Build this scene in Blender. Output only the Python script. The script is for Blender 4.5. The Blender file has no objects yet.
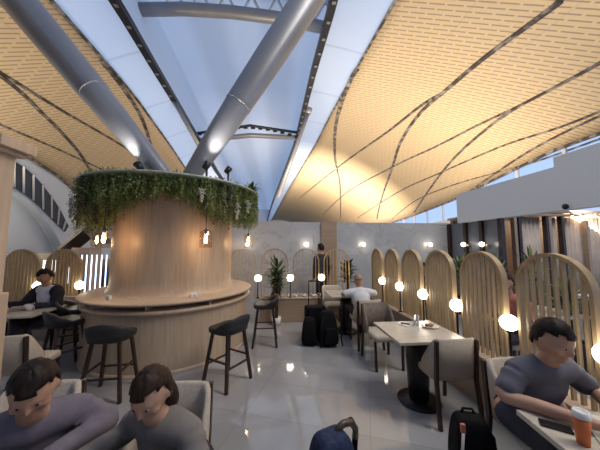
import bpy, bmesh, math, random
from mathutils import Vector, Matrix, Quaternion
PI = math.pi
random.seed(7)
sc = bpy.context.scene
COL = sc.collection

# ------------------------------------------------------------------ materials
def mat(name, col, rough=0.5, metal=0.0, emit=None, estr=0.0, spec=None, coat=0.0):
    m = bpy.data.materials.new(name); m.use_nodes = True
    b = m.node_tree.nodes['Principled BSDF']
    b.inputs['Base Color'].default_value = (*col, 1)
    b.inputs['Roughness'].default_value = rough
    b.inputs['Metallic'].default_value = metal
    if spec is not None: b.inputs['Specular IOR Level'].default_value = spec
    if coat: b.inputs['Coat Weight'].default_value = coat; b.inputs['Coat Roughness'].default_value = .08
    if emit:
        b.inputs['Emission Color'].default_value = (*emit, 1); b.inputs['Emission Strength'].default_value = estr
    return m
def nodes(m): return m.node_tree.nodes, m.node_tree.links, m.node_tree.nodes['Principled BSDF']
def ramp(N, L, src, stops):
    r = N.new('ShaderNodeValToRGB')
    e = r.color_ramp.elements
    e[0].position, e[0].color = stops[0][0], (*stops[0][1], 1)
    e[1].position, e[1].color = stops[-1][0], (*stops[-1][1], 1)
    for p, c in stops[1:-1]:
        x = e.new(p); x.color = (*c, 1)
    L.new(src, r.inputs[0]); return r.outputs[0]
def noise_mat(name, stops, scale=5, stretch=(1, 1, 1), rough=.5, detail=6, coat=0, bump=0, coords='Object', distort=0, metal=0):
    m = mat(name, (1, 1, 1), rough, metal, coat=coat); N, L, b = nodes(m)
    tc = N.new('ShaderNodeTexCoord'); mp = N.new('ShaderNodeMapping'); mp.inputs['Scale'].default_value = stretch
    n = N.new('ShaderNodeTexNoise'); n.inputs['Scale'].default_value = scale; n.inputs['Detail'].default_value = detail
    n.inputs['Distortion'].default_value = distort
    L.new(tc.outputs[coords], mp.inputs[0]); L.new(mp.outputs[0], n.inputs['Vector'])
    L.new(ramp(N, L, n.outputs['Fac'], stops), b.inputs['Base Color'])
    if bump:
        bp = N.new('ShaderNodeBump'); bp.inputs['Strength'].default_value = bump; bp.inputs['Distance'].default_value = .01
        L.new(n.outputs['Fac'], bp.inputs['Height']); L.new(bp.outputs[0], b.inputs['Normal'])
    return m
wood = noise_mat('pale_wood', [(.3, (.45, .335, .235)), (.7, (.56, .43, .315))], 3, (9, 9, .7), .42)
wood2 = noise_mat('tan_wood', [(.3, (.32, .235, .17)), (.7, (.40, .30, .22))], 3, (.8, .8, 9), .35)
archwood = noise_mat('gold_oak', [(.3, (.37, .27, .15)), (.7, (.49, .365, .21))], 4, (6, 6, 1), .38)
darkwood = noise_mat('dark_walnut', [(.3, (.018, .010, .008)), (.7, (.05, .028, .02))], 6, (8, 8, 1), .35)
beige = noise_mat('beige_fabric', [(.3, (.40, .35, .29)), (.7, (.50, .44, .37))], 60, rough=.85, bump=.15)
blackfab = noise_mat('black_leather', [(.3, (.012, .012, .015)), (.7, (.028, .028, .034))], 30, rough=.5, bump=.1)
steel = noise_mat('painted_steel', [(.3, (.23, .235, .26)), (.7, (.27, .275, .30))], 1.5, rough=.38, metal=.35)
lightsteel = mat('light_steel', (.5, .53, .6), .4, .2)
darkmetal = mat('dark_metal', (.03, .032, .04), .4, .5)
gold = mat('brushed_gold', (.62, .44, .22), .3, .8)
blackmetal = mat('black_metal', (.015, .013, .013), .35, .3)
globe_m = mat('opal_globe_lit', (1, 1, 1), .4, emit=(1, .86, .68), estr=9)
bulb_m = mat('filament_lit', (1, .8, .5), .4, emit=(1, .62, .28), estr=45)
white = mat('white_paint', (.72, .78, .84), .55)
porcelain = mat('porcelain', (.8, .78, .75), .2)
plasticw = mat('white_plastic', (.75, .74, .72), .35)
skin_m = noise_mat('skin', [(.3, (.42, .24, .17)), (.7, (.50, .30, .21))], 8, rough=.5)
green = noise_mat('leaf_green', [(.3, (.13, .19, .05)), (.7, (.30, .37, .12))], 3, rough=.5)
green2 = noise_mat('leaf_dark', [(.3, (.02, .05, .022)), (.7, (.055, .10, .045))], 3, rough=.5)
green3 = noise_mat('leaf_yellow', [(.3, (.24, .28, .09)), (.7, (.42, .45, .18))], 3, rough=.5)
purple = mat('leaf_purple', (.09, .045, .055), .6)
cream = mat('blossom_cream', (.55, .52, .42), .6)
brown = noise_mat('bark', [(.3, (.04, .025, .015)), (.7, (.09, .06, .035))], 20, rough=.8, bump=.4)

# glossy marble floor
floor_m = mat('polished_floor', (.4, .4, .4), .09); N, L, b = nodes(floor_m)
tc = N.new('ShaderNodeTexCoord'); br = N.new('ShaderNodeTexBrick')
br.inputs['Scale'].default_value = 1; br.inputs['Brick Width'].default_value = 1.2; br.inputs['Row Height'].default_value = .6
br.inputs['Mortar Size'].default_value = .003; br.offset = 0
br.inputs['Color1'].default_value = (.31, .315, .325, 1); br.inputs['Color2'].default_value = (.36, .365, .375, 1); br.inputs['Mortar'].default_value = (.25, .25, .26, 1)
mp = N.new('ShaderNodeMapping'); mp.inputs['Rotation'].default_value = (0, 0, .35)
L.new(tc.outputs['Object'], mp.inputs[0]); L.new(mp.outputs[0], br.inputs['Vector'])
nz = N.new('ShaderNodeTexNoise'); nz.inputs['Scale'].default_value = .9; nz.inputs['Detail'].default_value = 8; nz.inputs['Distortion'].default_value = 1.5
L.new(mp.outputs[0], nz.inputs['Vector'])
mx = N.new('ShaderNodeMixRGB'); mx.blend_type = 'MULTIPLY'; mx.inputs[0].default_value = .8
L.new(br.outputs['Color'], mx.inputs[1]); L.new(ramp(N, L, nz.outputs['Fac'], [(.35, (.82, .82, .82)), (.65, (1, 1, 1))]), mx.inputs[2])
L.new(mx.outputs[0], b.inputs['Base Color'])
b.inputs['IOR'].default_value = 1.75; b.inputs['Roughness'].default_value = .06

# marble wall
marble = mat('grey_marble', (.4, .4, .42), .3); N, L, b = nodes(marble)
tc = N.new('ShaderNodeTexCoord'); w = N.new('ShaderNodeTexNoise'); w.inputs['Scale'].default_value = 1.6; w.inputs['Detail'].default_value = 10; w.inputs['Distortion'].default_value = .8
L.new(tc.outputs['Object'], w.inputs['Vector'])
L.new(ramp(N, L, w.outputs['Fac'], [(.36, (.42, .44, .47)), (.49, (.46, .48, .51)), (.505, (.36, .38, .41)), (.53, (.47, .49, .52)), (.7, (.52, .53, .56))]), b.inputs['Base Color'])

# yellow ceiling of perforated slats
ceil_m = mat('bamboo_ceiling', (.6, .4, .2), .5); N, L, b = nodes(ceil_m)
uv = N.new('ShaderNodeTexCoord'); sx = N.new('ShaderNodeSeparateXYZ'); L.new(uv.outputs['UV'], sx.inputs[0])
def mth(op, a, b_=None):
    n = N.new('ShaderNodeMath'); n.operation = op
    for i, v in enumerate((a, b_)):
        if v is None: continue
        if isinstance(v, (int, float)): n.inputs[i].default_value = v
        else: L.new(v, n.inputs[i])
    return n.outputs[0]
row = mth('DIVIDE', sx.outputs[1], .17); fr = mth('FRACT', row); rid = mth('FLOOR', row)
col_ = mth('FRACT', mth('ADD', mth('DIVIDE', sx.outputs[0], .52), mth('MULTIPLY', rid, .37)))
dash = mth('MULTIPLY', mth('LESS_THAN', fr, .26), mth('LESS_THAN', col_, .86))
pan = mth('LESS_THAN', mth('FRACT', mth('DIVIDE', sx.outputs[0], 2.08)), .012)
fac = mth('MAXIMUM', dash, mth('MULTIPLY', pan, .35))
mx = N.new('ShaderNodeMixRGB'); L.new(fac, mx.inputs[0]); mx.inputs[1].default_value = (.56, .44, .29, 1); mx.inputs[2].default_value = (.29, .225, .16, 1)
L.new(mx.outputs[0], b.inputs['Base Color'])

# translucent roof membranes
def membrane(name, col, seam):
    m = bpy.data.materials.new(name); m.use_nodes = True; N = m.node_tree.nodes; L = m.node_tree.links
    N.clear(); out = N.new('ShaderNodeOutputMaterial')
    t = N.new('ShaderNodeBsdfTranslucent'); d = N.new('ShaderNodeBsdfDiffuse'); mx = N.new('ShaderNodeMixShader'); mx.inputs[0].default_value = .35
    tc = N.new('ShaderNodeTexCoord'); wv = N.new('ShaderNodeTexWave'); wv.bands_direction = seam; wv.inputs['Scale'].default_value = .085 if seam == 'X' else .10
    wv.wave_profile = 'SAW' if seam == 'Y' else 'SIN'
    L.new(tc.outputs['Object'], wv.inputs['Vector'])
    if seam == 'Y': st = [(0, tuple(c * .80 for c in col)), (.05, col), (1, col)]
    else: st = [(.2, tuple(c * .86 for c in col)), (.8, col)]
    c = ramp(N, L, wv.outputs['Fac'], st)
    L.new(c, t.inputs[0]); L.new(c, d.inputs[0]); L.new(t.outputs[0], mx.inputs[1]); L.new(d.outputs[0], mx.inputs[2]); L.new(mx.outputs[0], out.inputs[0])
    return m
mem_white = membrane('white_membrane', (.80, .87, .95), 'Y')
mem_blue = membrane('blue_membrane', (.52, .56, .62), 'X')

def glass_mat(name, tint=(.9, .95, 1), amount=.12):
    m = bpy.data.materials.new(name); m.use_nodes = True; N = m.node_tree.nodes; L = m.node_tree.links
    N.clear(); out = N.new('ShaderNodeOutputMaterial'); t = N.new('ShaderNodeBsdfTransparent'); g = N.new('ShaderNodeBsdfGlossy')
    t.inputs[0].default_value = (*tint, 1); g.inputs['Roughness'].default_value = .03
    mx = N.new('ShaderNodeMixShader'); mx.inputs[0].default_value = amount
    L.new(t.outputs[0], mx.inputs[1]); L.new(g.outputs[0], mx.inputs[2]); L.new(mx.outputs[0], out.inputs[0]); return m
glass = glass_mat('clear_glass')
pglass = glass_mat('lamp_glass', (.96, .92, .88), .1)

# ------------------------------------------------------------------ mesh helpers
def nb(): return bmesh.new()
def box(bm, c, s, rz=0, mi=0, M=None):
    r = bmesh.ops.create_cube(bm, size=1)
    T = Matrix.Translation(c) @ Matrix.Rotation(rz, 4, 'Z') @ (M or Matrix()) @ Matrix.Diagonal((*s, 1))
    bmesh.ops.transform(bm, matrix=T, verts=r['verts'])
    for v in r['verts']:
        for f in v.link_faces: f.material_index = mi
def lathe(bm, prof, n=40, c=(0, 0, 0), mi=0, a0=0, a1=2 * PI):
    full = abs(a1 - a0 - 2 * PI) < 1e-6
    k = n if full else n + 1
    rings = []
    for r, z in prof:
        if r < 1e-6: rings.append([bm.verts.new((c[0], c[1], c[2] + z))]); continue
        rings.append([bm.verts.new((c[0] + r * math.cos(a0 + (a1 - a0) * i / n), c[1] + r * math.sin(a0 + (a1 - a0) * i / n), c[2] + z)) for i in range(k)])
    for A, B in zip(rings, rings[1:]):
        for i in range(n):
            j = (i + 1) % k
            vs = []
            for v in ([A[0]] if len(A) == 1 else [A[i], A[j]]) + ([B[0]] if len(B) == 1 else [B[j], B[i]]):
                if v not in vs: vs.append(v)
            if len(vs) >= 3:
                f = bm.faces.new(vs); f.smooth = True; f.material_index = mi
def frames(P):
    P = [Vector(p) for p in P]; out = []
    up = Vector((0, 0, 1))
    for i, p in enumerate(P):
        t = (P[min(i + 1, len(P) - 1)] - P[max(i - 1, 0)]).normalized()
        if abs(t.z) > .95 and i == 0: up = Vector((1, 0, 0))
        s = t.cross(up).normalized() if t.cross(up).length > 1e-4 else Vector((1, 0, 0))
        u = s.cross(t).normalized(); up = u if abs(t.z) > .6 or i else up
        out.append((p, s, u))
    return out
def tube(bm, P, r, n=10, mi=0, cap=True):
    R = r if isinstance(r, (list, tuple)) else [r] * len(P)
    rings = []
    for (p, s, u), rr in zip(frames(P), R):
        rings.append([bm.verts.new(p + rr * (math.cos(2 * PI * i / n) * s + math.sin(2 * PI * i / n) * u)) for i in range(n)])
    for A, B in zip(rings, rings[1:]):
        for i in range(n):
            f = bm.faces.new((A[i], A[(i + 1) % n], B[(i + 1) % n], B[i])); f.smooth = n > 6; f.material_index = mi
    if cap:
        for rg, rev in ((rings[0], True), (rings[-1], False)):
            f = bm.faces.new(list(reversed(rg)) if rev else rg); f.material_index = mi
def bar(bm, a, b_, w, d, mi=0, side=None):
    a, b_ = Vector(a), Vector(b_); t = (b_ - a).normalized()
    s = Vector(side) if side else t.cross(Vector((0, 0, 1)))
    if s.length < 1e-3: s = Vector((1, 0, 0))
    s = (s - t * s.dot(t)).normalized(); u = s.cross(t)
    vs = [[bm.verts.new(p + s * x * w / 2 + u * y * d / 2) for x, y in ((-1, -1), (1, -1), (1, 1), (-1, 1))] for p in (a, b_)]
    for i in range(4): bm.faces.new((vs[0][i], vs[0][(i + 1) % 4], vs[1][(i + 1) % 4], vs[1][i])).material_index = mi
    bm.faces.new(vs[0][::-1]).material_index = mi; bm.faces.new(vs[1]).material_index = mi
def ball(bm, c, r, mi=0, seg=20, rings=14, M=None):
    q = bmesh.ops.create_uvsphere(bm, u_segments=seg, v_segments=rings, radius=1)
    s = r if isinstance(r, (tuple, list)) else (r, r, r)
    bmesh.ops.transform(bm, matrix=Matrix.Translation(c) @ (M or Matrix()) @ Matrix.Diagonal((*s, 1)), verts=q['verts'])
    fs = set()
    for v in q['verts']: fs.update(v.link_faces)
    for f in fs: f.smooth = True; f.material_index = mi
    return q['verts']
def obj(name, bm, m, parent=None, bevel=0, sub=0, smooth=False):
    bmesh.ops.recalc_face_normals(bm, faces=bm.faces)
    me = bpy.data.meshes.new(name); bm.to_mesh(me); bm.free()
    for x in (m if isinstance(m, (list, tuple)) else [m]): me.materials.append(x)
    if smooth:
        for p in me.polygons: p.use_smooth = True
    o = bpy.data.objects.new(name, me); COL.objects.link(o)
    if parent: o.parent = parent
    if bevel:
        q = o.modifiers.new('bevel', 'BEVEL'); q.width = bevel; q.segments = 3; q.limit_method = 'ANGLE'
    if sub:
        q = o.modifiers.new('sub', 'SUBSURF'); q.levels = sub; q.render_levels = sub
    return o
def tag(o, label, cat, group=None, kind=None):
    o['label'] = label; o['category'] = cat
    if group: o['group'] = group
    if kind: o['kind'] = kind
    return o
def thing(name, label, cat, loc=(0, 0, 0), rz=0, group=None):
    o = bpy.data.objects.new(name, None); COL.objects.link(o); o.location = loc; o.rotation_euler = (0, 0, rz)
    o.empty_display_size = .1
    return tag(o, label, cat, group)
def struct(name, bm, m, label=None, parent=None, **k):
    o = obj(name, bm, m, parent, **k)
    if not parent:
        o['kind'] = 'structure'; o['label'] = label; o['category'] = name.split('_')[0]
    return o
def copy_tree(o, loc, rz=0, label=None, group=None, parent=None):
    c = o.copy(); COL.objects.link(c)
    if parent is None:
        if loc: c.location = loc
        c.rotation_euler = (0, 0, rz)
        if label: c['label'] = label
        if group: c['group'] = group
    else: c.parent = parent
    for ch in o.children: copy_tree(ch, None, parent=c)
    return c
def interp(L, y):
    if y <= L[0][0]: return L[0][1]
    for (a, u), (b_, v) in zip(L, L[1:]):
        if y <= b_: return u + (v - u) * (y - a) / (b_ - a)
    return L[-1][1]

# ------------------------------------------------------------------ shell
def vault(x): return 10 - .035 * x * x
yL = [(10.5, -10.85), (11.5, -11.0), (14.2, -11.5), (16, -12), (24, -13), (50, -14)]
wL = [(7, -6.35), (10.5, -6.45), (12, -6.55), (17.1, -7.06), (22.5, -7.7), (60, -9.5)]
oL = [(7.5, -5.05), (10, -5.19), (17.25, -5.54), (23.7, -5.88), (60, -7)]
oR = [(7.6, 1.94), (10.8, 1.78), (19.5, 1.54), (29, .8), (50, -1.0), (80, -3)]
wR = [(7, 3.7), (10.4, 3.45), (14.5, 3.17), (19.2, 2.96), (26.2, 2.4), (40, 1.25), (69, -1.0), (80, -2)]
yR = [(7.5, 11.15), (9.1, 11.2), (12.6, 11.65), (16.2, 12.1), (23.2, 12.6), (50, 13.6)]
YS = [-12, -6, 0, 3, 5, 6, 7, 8, 9, 10, 11, 12, 13, 14, 15, 16, 17, 18.5, 20, 22, 24, 27, 30, 34, 40, 47, 55, 65, 80]
def strip(A, B, n, zf=vault, off=0):
    bm = nb(); uvl = bm.loops.layers.uv.new('UVMap'); rows = []
    for y in YS:
        a, b_ = interp(A, y), interp(B, y)
        rows.append([bm.verts.new((a + (b_ - a) * i / n, y, zf(a + (b_ - a) * i / n) + off)) for i in range(n + 1)])
    for r, s in zip(rows, rows[1:]):
        for i in range(n):
            f = bm.faces.new((r[i], r[i + 1], s[i + 1], s[i])); f.smooth = True
            for l in f.loops: l[uvl].uv = (l.vert.co.x * 1.08, l.vert.co.y + .033 * l.vert.co.x ** 2)
    return bm
def thick(o, t=.12):
    q = o.modifiers.new('thickness', 'SOLIDIFY'); q.thickness = t; q.offset = 0; return o
thick(struct('ceiling', strip(wR, yR, 14), ceil_m, 'golden perforated vault ceiling sweeping over the dining area'))
thick(struct('ceiling', strip(yL, wL, 10), ceil_m, 'golden perforated ceiling vault behind the round bar'))
struct('ceiling', strip(wL, oL, 2, off=.02), mem_white, 'pale blue ceiling panel band beside the skylight, bar side')
struct('ceiling', strip(oR, wR, 2, off=.02), mem_white, 'pale blue ceiling panel band between skylight and golden vault')
struct('ceiling', strip([(y, x - .8) for y, x in oL], [(y, x + .8) for y, x in oR], 6, zf=lambda x: 13.2), mem_blue, 'blue membrane roof above the skylight opening')
# upstands round the skylight opening
for nm, E_, lab in (('trim_1', oL, 'dark upstand along the bar side of the skylight'), ('trim_2', oR, 'dark upstand along the far edge of the skylight')):
    bm = nb(); rows = []
    sg = -1 if E_ is oL else 1
    for y in YS:
        x = interp(E_, y)
        rows.append([bm.verts.new((x, y, vault(x) - .02)), bm.verts.new((x + sg * .8, y, 13.2))])
    for r, s in zip(rows, rows[1:]): bm.faces.new((r[0], r[1], s[1], s[0]))
    struct(nm, bm, mem_blue, lab)
    bm = nb()
    pts = [(interp(E_, y) - sg * .12, y, vault(interp(E_, y)) - .05) for y in YS]
    for a, b_ in zip(pts, pts[1:]): bar(bm, a, b_, .26, .22)
    for i in range(56):
        y = 3 + i * .75; x = interp(E_, y) - sg * .12
        box(bm, (x, y, vault(x) - .20), (.12, .10, .05), mi=1)  # small steel blocks modelled to stand for glints on the dark chord
    struct(nm, bm, [darkmetal, steel], lab.replace('upstand', 'truss chord'))
# skylight cross beams
bm = nb()
tube(bm, [(-6.3, 10, 11.2), (-4, 10, 11.45), (-2, 10, 11.5), (0, 10, 11.4), (2.2, 10, 11.1)], .24, 16)
tube(bm, [(-6.3, 10.7, 11.9), (-1.9, 10.7, 12.1), (2.3, 10.7, 11.9)], .12, 10, 1)
for i in range(7): tube(bm, [(-5 + i * 1.1, 10.7, 12.0), (-4.5 + i * 1.1, 10.2, 12.6), (-4 + i * 1.1, 10.7, 12.0)], .08, 6, 1)
tube(bm, [(-6, 10.2, 12.6), (-1.6, 10.2, 12.75), (2.3, 10.2, 12.6)], .14, 10, 1)
struct('trim_3', bm, [steel, lightsteel], 'steel tube truss crossing the skylight overhead')
bm = nb()
tube(bm, [(-5.7, 18, 9.2), (-2, 18, 9.75), (1.6, 18, 9.7)], .17, 12, 0)
tube(bm, [(-5.7, 17.6, 9.55), (-2, 17.6, 10.3), (1.6, 17.6, 9.9)], .10, 8, 1)
for i in range(14):
    x = -5.5 + i * .53; box(bm, (x, 17.6, 9.45 + .7 * (1 - ((x + 2) / 3.7) ** 2)), (.3, .1, .18), mi=1)
struct('trim_4', bm, [steel, darkmetal], 'second steel tube truss further along the skylight')
# ceiling seams : dark recessed joints under the vault
seams = {
 'a': ([(7.34, 1), (7.34, 5.16), (7.37, 5.41), (7.26, 6.4), (7.12, 7.73), (7.06, 9.5)], .27),
 'b': ([(7.06, 9.5), (6.78, 10.9), (6.49, 14.14), (5.59, 21.5), (3.67, 40)], .17),
 'c': ([(7.06, 9.5), (7.03, 11.33), (7.5, 14.2), (8.6, 17.8), (10.3, 23.7), (12.0, 29)], .24),
 'd': ([(9.3, 1), (9.28, 5.58), (9.25, 7), (9.19, 8.31)], .2), 
 'e': ([(9.19, 8.31), (9.0, 10.25), (8.83, 12.9), (8.4, 17.7), (7.9, 28), (8.4, 45)], .17),
 'f': ([(9.19, 8.31), (9.3, 9.7), (9.8, 12.6), (10.8, 16.3), (12.3, 21.3)], .2),
 'g': ([(10.55, 1), (10.53, 6.45), (10.5, 8.1), (10.28, 10.4), (10.25, 14.7), (10.3, 20.7), (11.2, 34)], .14),
 'h': ([(10.6, 5), (10.66, 7.03), (10.75, 8.3), (11.0, 10.1), (11.8, 14.0)], .14),
 'i': ([(11.2, 4), (11.4, 9.3), (11.32, 11.5), (11.2, 15), (11.4, 19.6), (12.4, 26)], .1),
 'j': ([(3.5, 10.2), (3.42, 11.1), (3.5, 13.2), (3.85, 16), (5.0, 20.8), (6.9, 26.6), (10.4, 40)], .26),
 'k': ([(-8.9, 2), (-8.87, 7.86), (-8.84, 10.9), (-8.74, 13.5), (-8.6, 20)], .17),
 'l': ([(-8.87, 7.9), (-9.06, 9.25), (-9.3, 10.3), (-9.6, 11.6), (-10.1, 13.4), (-10.8, 15.3), (-11.6, 17.1)], .2),
 'm': ([(-10.36, 3), (-10.36, 9.36), (-10.33, 12.7), (-10.4, 17.9), (-10.5, 24)], .14),
 'n': ([(-6.5, 9.25), (-6.62, 10.7), (-6.9, 12.6), (-7.35, 14.3), (-8.0, 16.3), (-9.1, 19.7)], .24),
}
seam_m = noise_mat('seam_gap', [(.45, (.05, .04, .035)), (.62, (.28, .26, .24))], 4, rough=.4)
def smooth_path(P, k=6):
    out = []
    for i in range(len(P) - 1):
        p0, p1, p2, p3 = P[max(i - 1, 0)], P[i], P[i + 1], P[min(i + 2, len(P) - 1)]
        for j in range(k):
            t = j / k
            out.append(tuple(.5 * (2 * p1[q] + (p2[q] - p0[q]) * t + (2 * p0[q] - 5 * p1[q] + 4 * p2[q] - p3[q]) * t * t + (3 * p1[q] - p0[q] - 3 * p2[q] + p3[q]) * t ** 3) for q in range(len(p1))))
    return out + [tuple(P[-1])]
for i, (k, (P, wd)) in enumerate(seams.items()):
    wd *= .8
    bm = nb(); Q = smooth_path(P)
    for a, b_ in zip(Q, Q[1:]):
        bar(bm, (a[0], a[1], vault(a[0]) - .07), (b_[0], b_[1], vault(b_[0]) - .07), wd, .06)
    struct('trim_%d' % (i + 5), bm, seam_m, 'dark seam curving across the golden ceiling vault')
bm = nb()
for a, b_ in zip(YS, YS[1:]):
    for E_, s in ((yL, -1), (yR, 1)):
        bar(bm, (interp(E_, a), a, vault(interp(E_, a)) - .1), (interp(E_, b_), b_, vault(interp(E_, b_)) - .1), .10, .10)
struct('trim_19', bm, seam_m, 'dark edge beam of the golden ceiling vault')
bm = nb()
for a, b_ in zip(YS, YS[1:]):
    for E_ in (wL, wR):
        bar(bm, (interp(E_, a), a, vault(interp(E_, a)) - .07), (interp(E_, b_), b_, vault(interp(E_, b_)) - .07), .09, .06)
struct('trim_20', bm, seam_m, 'dark line between pale ceiling bands and golden vault')
# floor
bm = nb(); box(bm, (0, 34, -.05), (32, 92, .1)); struct('floor', bm, floor_m, 'glossy pale stone tile floor of the lounge')
# left shell wall leaning outward, with an arched louvre band
shell_m = mat('bluish_cladding', (.55, .62, .72), .45)
def shx(z, y): return interp(yL, y) - .35 * (vault(interp(yL, y)) - z) * .6 - .1
bm = nb(); rows = []
for y in YS:
    zt = vault(interp(yL, y)); rows.append([bm.verts.new((shx(zt * t, y), y, zt * t)) for t in (0, .25, .5, .75, 1)])
for r, s in zip(rows, rows[1:]):
    for i in range(4): bm.faces.new((r[i], r[i + 1], s[i + 1], s[i])).smooth = True
struct('wall_left', bm, shell_m, 'pale blue curved terminal wall behind the bar')
bm = nb()
arc_t = [(10.94, 5.25, 11.24, 4.37), (11.39, 5.24, 11.77, 4.2), (12.1, 5.11, 12.52, 4.0), (12.98, 4.78, 13.45, 3.63), (14.0, 4.25, 14.5, 3.15), (15.14, 3.61, 15.37, 2.78), (16.25, 2.85, 16.08, 2.48)]
Q = smooth_path(arc_t, 4)
for a, b_ in zip(Q, Q[1:]):
    bm.faces.new([bm.verts.new((shx(z, y) + .06, y, z)) for y, z in ((a[0], a[1]), (a[2], a[3]), (b_[2], b_[3]), (b_[0], b_[1]))])
for i in range(1, len(Q), 3):
    a = Q[i]; bar(bm, (shx(a[1], a[0]) + .09, a[0], a[1]), (shx(a[3], a[2]) + .09, a[2], a[3]), .07, .07, 1)
struct('window_1', bm, [mat('louvre_dark', (.035, .04, .05), .3), lightsteel], 'dark arched louvre band set in the curved terminal wall')
bm = nb()  # deep curved fold of the terminal wall, lit from above
Q = smooth_path([(9.0, 4.3), (11.31, 4.1), (12.35, 3.7), (13.88, 2.8), (15.36, 1.7), (16.34, .7)], 4)
for a, b_ in zip(Q, Q[1:]):
    vs = [bm.verts.new(p) for p in ((shx(a[1], a[0]) + .02, a[0], a[1]), (shx(a[1], a[0]) + .6, a[0], a[1] - .25), (shx(b_[1], b_[0]) + .6, b_[0], b_[1] - .25), (shx(b_[1], b_[0]) + .02, b_[0], b_[1]))]
    bm.faces.new(vs).smooth = True
struct('trim_21', bm, shell_m, 'pale curved fold in the terminal wall below the louvres')
# right facade glazing far behind
bm = nb(); gl = nb()
for a, b_ in zip(YS, YS[1:]):
    xa, xb = interp(yR, a), interp(yR, b_)
    bar(bm, (xa + .1, a, 3.4), (xb + .1, b_, 3.4), .15, .2)
    gl.faces.new([gl.verts.new(p) for p in ((xa + .1, a, 0), (xb + .1, b_, 0), (xb + .1, b_, vault(xb)), (xa + .1, a, vault(xa)))])
y = 2.
while y < 60:
    x = interp(yR, y) + .1; bar(bm, (x, y, 0), (x, y, vault(x)), .1, .12); y += 2.2
f = struct('window_2', bm, lightsteel, 'tall facade glazing below the golden vault')
obj('pane', gl, glass, f)
# ends of the hall
bm = nb(); box(bm, (0, 80.1, 7), (32, .2, 14)); struct('wall_back', bm, shell_m, 'distant end wall of the terminal hall')
bm = nb(); box(bm, (0, -12.1, 7), (32, .2, 14)); struct('wall_front', bm, shell_m, 'end wall of the hall behind the diners')

# ------------------------------------------------------------------ marble wall, bulkhead and glazed cabin
bm = nb(); box(bm, (1.3, 7.1, 1.16), (8.6, .2, 2.33)); struct('wall_middle', bm, marble, 'grey veined marble wall behind the potted yucca')
bm = nb(); box(bm, (1.46, 6.97, 1.165), (.44, .06, 2.32)); struct('trim_22', bm, wood2, 'tan wooden pilaster on the marble wall', bevel=.004)
bm = nb()
box(bm, (5.1, 5.25, 2.68), (.2, 2.5, .80)); box(bm, (5.1, 2.0, 2.77), (.2, 4.0, .98))
struct('wall_right', bm, white, 'pale blue-grey bulkhead wall above the glazed partition')
bm = nb()
frost = mat('frosted_blue', (.17, .19, .23), .25)
box(bm, (5.12, 6.1, 1.14), (.02, 1.8, 2.28))
for y in (5.24, 5.78, 6.31, 6.95): box(bm, (5.08, y, 1.14), (.1, .09, 2.28), mi=1)
struct('window_3', bm, [frost, darkwood], 'grey-blue glazed partition with dark wooden mullions')
# glazed cabin front with sheer curtains
t = thing('curtained_cabin_front', 'tan wooden framed cabin front with sheer curtains below the pale bulkhead', 'partition', (5.3, 5.2, 0))
bm = nb(); box(bm, (1.4, 0, 2.36), (2.9, .14, .05)); obj('top_rail', bm, wood2, t, bevel=.005)
for x, m in ((.06, wood2), (.17, darkwood), (.86, darkwood), (.93, wood2), (1.25, darkwood), (1.88, wood2), (2.4, darkwood)):
    bm = nb(); box(bm, (x, 0, 1.165), (.07, .10, 2.33)); obj('post', bm, m, t, bevel=.004)
curt = noise_mat('sheer_curtain', [(.3, (.42, .37, .34)), (.7, (.5, .45, .42))], 5, rough=.8)
for x0, x1 in ((.2, .82), (.96, 1.22), (1.3, 2.38)):
    bm = nb(); n = int((x1 - x0) / .012); pr = None
    for i in range(n + 1):
        x = x0 + (x1 - x0) * i / n; yy = .09 + .022 * math.sin(x * 62)
        c = (bm.verts.new((x, yy, .02)), bm.verts.new((x, yy, 2.32)))
        if pr: bm.faces.new((pr[0], c[0], c[1], pr[1])).smooth = True
        pr = c
    thick(obj('curtain', bm, curt, t), .004)
bm = nb(); box(bm, (6.65, 6.95, 1.2), (3.0, .1, 2.4)); box(bm, (8.2, 6.1, 1.2), (.1, 1.8, 2.4)); box(bm, (6.7, 6.1, 2.44), (3.2, 1.9, .06)); struct('wall_cabin', bm, wood2, 'unseen walls and lid added to block light behind the cabin curtains')  # unseen box added to keep stray light off the curtains
for i, x in enumerate((6.65, 6.95, 7.25)):
    t = thing('downlight', 'small warm downlight under the cabin top rail, ' + ('leftmost', 'middle', 'rightmost')[i] + ' of three', 'light', (x, 5.04, 2.33), group='cabin downlights')
    bm = nb(); lathe(bm, [(0, 0), (.035, 0), (.035, .06), (0, .06)], 14); obj('housing', bm, gold, t)
    bm = nb(); lathe(bm, [(0, -.003), (.025, -.003), (.025, 0), (0, 0)], 14); obj('lens', bm, globe_m, t)
    l = bpy.data.lights.new('cabin_spot', 'SPOT'); l.energy = 1.0; l.spot_size = 1.6; l.spot_blend = 1; l.color = (1, .85, .7)
    lo = bpy.data.objects.new('cabin_spot_beam', l); COL.objects.link(lo); lo.location = (x, 4.9, 2.25)
# security camera
bm = nb(); lathe(bm, [(0, -.03), (.03, -.027), (.045, 0), (.05, .02), (0, .02)], 16)
o = obj('security_camera', bm, blackmetal); o.location = (4.98, 3.85, 2.33); o.rotation_euler = (0, -PI / 2, 0)
tag(o, 'small dark dome camera fixed to the pale bulkhead', 'camera')

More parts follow.
